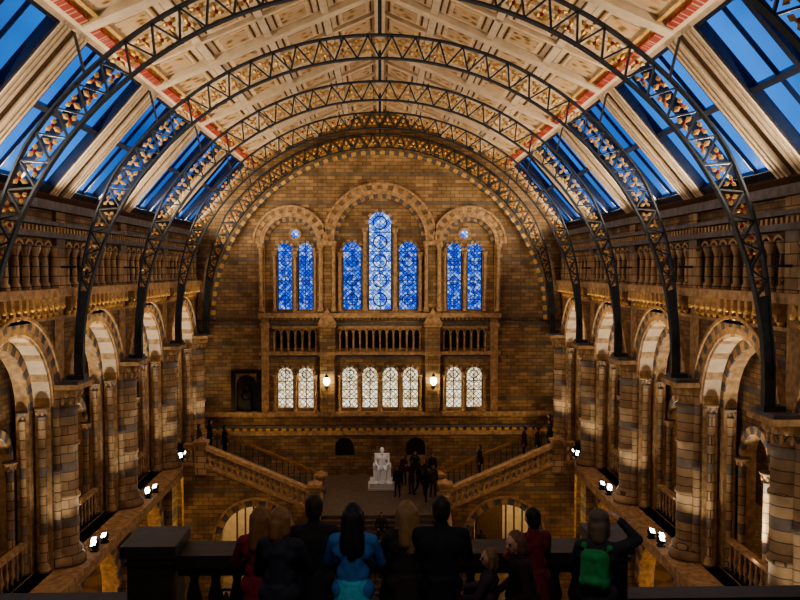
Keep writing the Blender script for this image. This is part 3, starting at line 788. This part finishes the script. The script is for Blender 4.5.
        d=hd.normalized(); B.cap(wr,wr+d*.02,.026,.024,'skin')
        hands.append((s,wr+d*.005,d))
    for s in (-1,1):
        if legs=='sit': hp=Vector((s*.09,0,.53)); kn=Vector((s*.14,.44,.53)); an=Vector((s*.13,.42,.1))
        elif legs=='walk': hp=Vector((s*.09,0,.9)); kn=Vector((s*.1,.1+s*.14,.5)); an=Vector((s*.1,s*.26-.02,.1 if s>0 else .12))
        else: hp=Vector((s*.09,0,.9)); kn=Vector((s*.11,.02,.5)); an=Vector((s*.12,-.02,.1))
        B.cap(hp,kn,.09,.062,'bot'); B.cap(kn,an,.062,.044,'bot')
        B.cap(an+Vector((0,-.03,-.055)),an+Vector((s*.02,.16,-.062)),.045,.036,'shoe')
    if bag:
        B.cap((-.06,-.17,1.34),(.06,-.17,1.34),.075,.075,'bag',Mu); B.cap((-.07,-.18,1.12),(.07,-.18,1.12),.08,.08,'bag',Mu)
        B.cap((-.06,-.18,1.13),(-.06,-.17,1.33),.08,.075,'bag',Mu); B.cap((.06,-.18,1.13),(.06,-.17,1.33),.08,.075,'bag',Mu)
        B.cap((-.05,-.25,1.13),(.05,-.25,1.13),.04,.04,'bag',Mu)
        for s in (-1,1): B.cap((s*.12,-.1,1.42),(s*.13,.09,1.36),.03,.03,'bag',Mu)
    co,fs,lb=B.mesh(voxel,3)
    cols={'top':cm(top),'bot':cm(bot),'hair':cm(hair,.6,'h'),'skin':cm(skin,.5,'s'),'eye':cm((.05,.035,.03),.3,'s'),'lip':cm((.35,.12,.1),.5,'s'),
          'shoe':cm((.015,.012,.01),.4),'skirt':cm(skirt or top),'bag':cm(bag or top),'hat':cm(hat or scarf or top)}
    if allmat: cols={k:allmat for k in cols}
    keys=list(cols); V=[tuple(c) for c in co]; F=list(fs); MI=[keys.index(l) for l in lb]
    for s,p,d in hands:
        z=Vector((0,0,1)) if abs(d.z)<.9 else Vector((0,1,0))
        if d.z<-.9: z=Vector((s,0,0))
        y=z.cross(d).normalized(); z=d.cross(y)
        R=Matrix((d,y,z)).transposed()
        fl=-1 if s>0 else 1
        if d.z<-.9: fl=1 if (R@Vector((0,1,0))).y>0 else -1
        o=len(V)
        for c in HAND[0]:
            V.append(tuple(p+R@Vector((c[0],c[1]*fl,c[2]))))
        F+= [tuple(o+i for i in f) for f in HAND[1]]; MI+=[keys.index('skin')]*len(HAND[1])
    me=bpy.data.meshes.new(name); me.from_pydata(V,[],F)
    for k in keys: me.materials.append(cols[k])
    me.polygons.foreach_set('material_index',MI); me.polygons.foreach_set('use_smooth',[True]*len(F)); me.update()
    ob=bpy.data.objects.new(name,me); S.collection.objects.link(ob)
    sc=h/1.735; ob.scale=(sc,)*3; ob.rotation_euler=(0,0,math.radians(rz)); ob.location=loc
    return ob

DK=11.65
figure('visitor_girl',(-1.14,7.5,DK),8,1.6,'rail',top=(.2,.025,.03),hair=(.2,.09,.03),hs='long',slim=.88,lean=4)
figure('visitor_woman',(-.91,7.15,DK),-10,1.70,'rail',top=(.03,.03,.045),hair=(.25,.13,.05),hs='bob',slim=.85,turn=-25,lean=4)
figure('visitor_man',(-.62,7.4,DK),0,1.74,'rail',top=(.02,.018,.02),hs='short',lean=4,slim=.95)
figure('visitor_woman',(-.25,7.2,DK),-4,1.72,'rail',top=(.045,.17,.45),bot=(.01,.01,.012),skirt=(.08,.45,.6),hair=(.012,.01,.012),hs='long',slim=.9,lean=3)
figure('visitor_woman',(.25,7.4,DK),5,1.68,'rail',top=(.03,.024,.024),hair=(.26,.15,.06),hs='long',turn=15,lean=4,slim=.9)
figure('visitor_man',(.56,7.25,DK),-3,1.76,'rail',top=(.015,.015,.02),hs='short',slim=1.08,lean=4)
figure('visitor_child',(1.02,7.35,DK),75,1.25,'rail',top=(.05,.03,.05),hair=(.2,.12,.06),hs='bob',slim=.85,turn=25)
figure('visitor_woman',(1.36,7.25,DK),95,1.46,'lap',top=(.03,.012,.014),hair=(.16,.08,.035),hs='bob',turn=25,lean=12,slim=.9)
figure('visitor_man',(1.52,7.75,DK),20,1.5,'rail',top=(.16,.02,.02),hair=(.02,.015,.01),hs='short',lean=4,slim=.9)
figure('visitor_backpacker',(1.98,7.15,DK),-25,1.64,('rail','head'),top=(.035,.035,.045),hair=(.16,.11,.07),hs='bob',bag=(.035,.26,.08),hat=(.14,.11,.08),turn=15,lean=4,slim=.9)
far=dict(voxel=.022)
dks=[(.02,.02,.03),(.05,.02,.02),(.03,.03,.035),(.02,.03,.06),(.06,.05,.04)]
for i,(x,y,r,a,l) in enumerate(((.9,41.2,160,'down','stand'),(1.65,41.8,40,'phone','stand'),(2.05,41.5,-60,'down','walk'),(2.45,42.6,100,'phone','stand'),(2.75,41.2,190,'down','stand'),(2.35,40.4,20,'down','walk'),(1.3,43.6,150,'down','stand'),(2.9,43.9,200,'down','stand'),(1.95,44.2,170,'phone','stand'))):
    figure('visitor_man' if i%2 else 'visitor_woman',(x,y,LZ),r,1.62+.05*(i%3),a,l,top=dks[i%5],hs='long' if i%2==0 else 'short',**far)
for i,(x,y,z) in enumerate(((7.5,YF+2.6,5.6),(8.9,41.5,GZ),(-8.9,41.8,GZ),(-9.2,40.6,GZ),(5.2,YF+2.7,None),(9.2,43,GZ),(8.0,YF+1.6,None),(-8.0,YF+2.5,None))):
    if z is None or i==0:
        st=int((abs(x)-3.3)/(5.3/14)); z=LZ+(st+1)*(GZ-LZ)/14
    figure('visitor_man',(x,y,z),90 if x>0 else -60,1.72,'down','stand',top=dks[(i+1)%5],**far)
for i,(x,n) in enumerate(((-.35,12),(.15,12),(-1.3,7),(1.6,16),(.05,18))):
    yst=31.6+n*(YF-.2-31.6)/22; z=LZ*(n+1)/22
    figure('visitor_seated',(x,yst+.12,z-.42+.02),180,1.7,'lap','sit',top=dks[i],**far)
for i,(x,y) in enumerate(((-6.6,34),(-5.6,36),(6.3,35.5),(-7.6,29),(7.2,30),(5.4,42),(-8.4,24),(8.2,25.5))):
    figure('visitor_man' if i%2 else 'visitor_woman',(x,y,0),i*70,1.7,'down','walk',top=dks[i%5],hs='bob' if i%2==0 else 'short',**far)

pr=bpy.data.objects.new('seated_marble_statue',None); S.collection.objects.link(pr); pr.location=(0.1,43.2,LZ)
st=figure('statue_figure',(0,0,.36),180,2.1,'lap','sit',allmat=m_marb,beard=True,hs='short',slim=1.15,voxel=.016,tilt=6)
k=1.36; st.scale=(k,k,k); st.parent=pr
b=MB([m_marb,m_dark])
b.box(-.75,.75,-.85,.75,0,.12,m_marb); b.box(-.66,.66,-.78,.66,.12,.36,m_marb)
b.box(-.42,.42,-.12,.45,.36,.92,m_marb); b.box(-.42,.42,.2,.45,.9,1.75,m_marb)
b.box(-.5,-.36,-.35,.4,1.1,1.22,m_marb); b.box(.36,.5,-.35,.4,1.1,1.22,m_marb)
b.box(-.48,-.38,-.33,-.23,.36,1.1,m_marb); b.box(.38,.48,-.33,-.23,.36,1.1,m_marb)
pp=b.build('plinth_and_chair'); pp.parent=pr

# ------------------------------------------------------------------ world, camera
w=bpy.data.worlds.new('dusk_sky'); S.world=w; w.use_nodes=True; nt=w.node_tree; nt.nodes.clear()
o=N(nt,'ShaderNodeOutputWorld'); bg=N(nt,'ShaderNodeBackground'); tc=N(nt,'ShaderNodeTexCoord'); no=N(nt,'ShaderNodeTexNoise')
no.inputs['Scale'].default_value=4.0; no.inputs['Detail'].default_value=3
r=N(nt,'ShaderNodeValToRGB'); r.color_ramp.elements[0].position=.36; r.color_ramp.elements[1].position=.6
r.color_ramp.elements[0].color=(.012,.07,.34,1); r.color_ramp.elements[1].color=(.08,.32,.92,1)
L(nt,tc.outputs['Generated'],no.inputs['Vector']); L(nt,no.outputs['Fac'],r.inputs[0]); L(nt,r.outputs[0],bg.inputs[0]); bg.inputs[1].default_value=1.0; L(nt,bg.outputs[0],o.inputs[0])
cam=bpy.data.cameras.new('camera'); co=bpy.data.objects.new('camera',cam); S.collection.objects.link(co); S.camera=co
cam.lens=36; cam.sensor_width=36; cam.clip_end=200
co.location=(0,0,EYE)
co.rotation_euler=(math.radians(90-2.15),0,math.radians(-1.43))
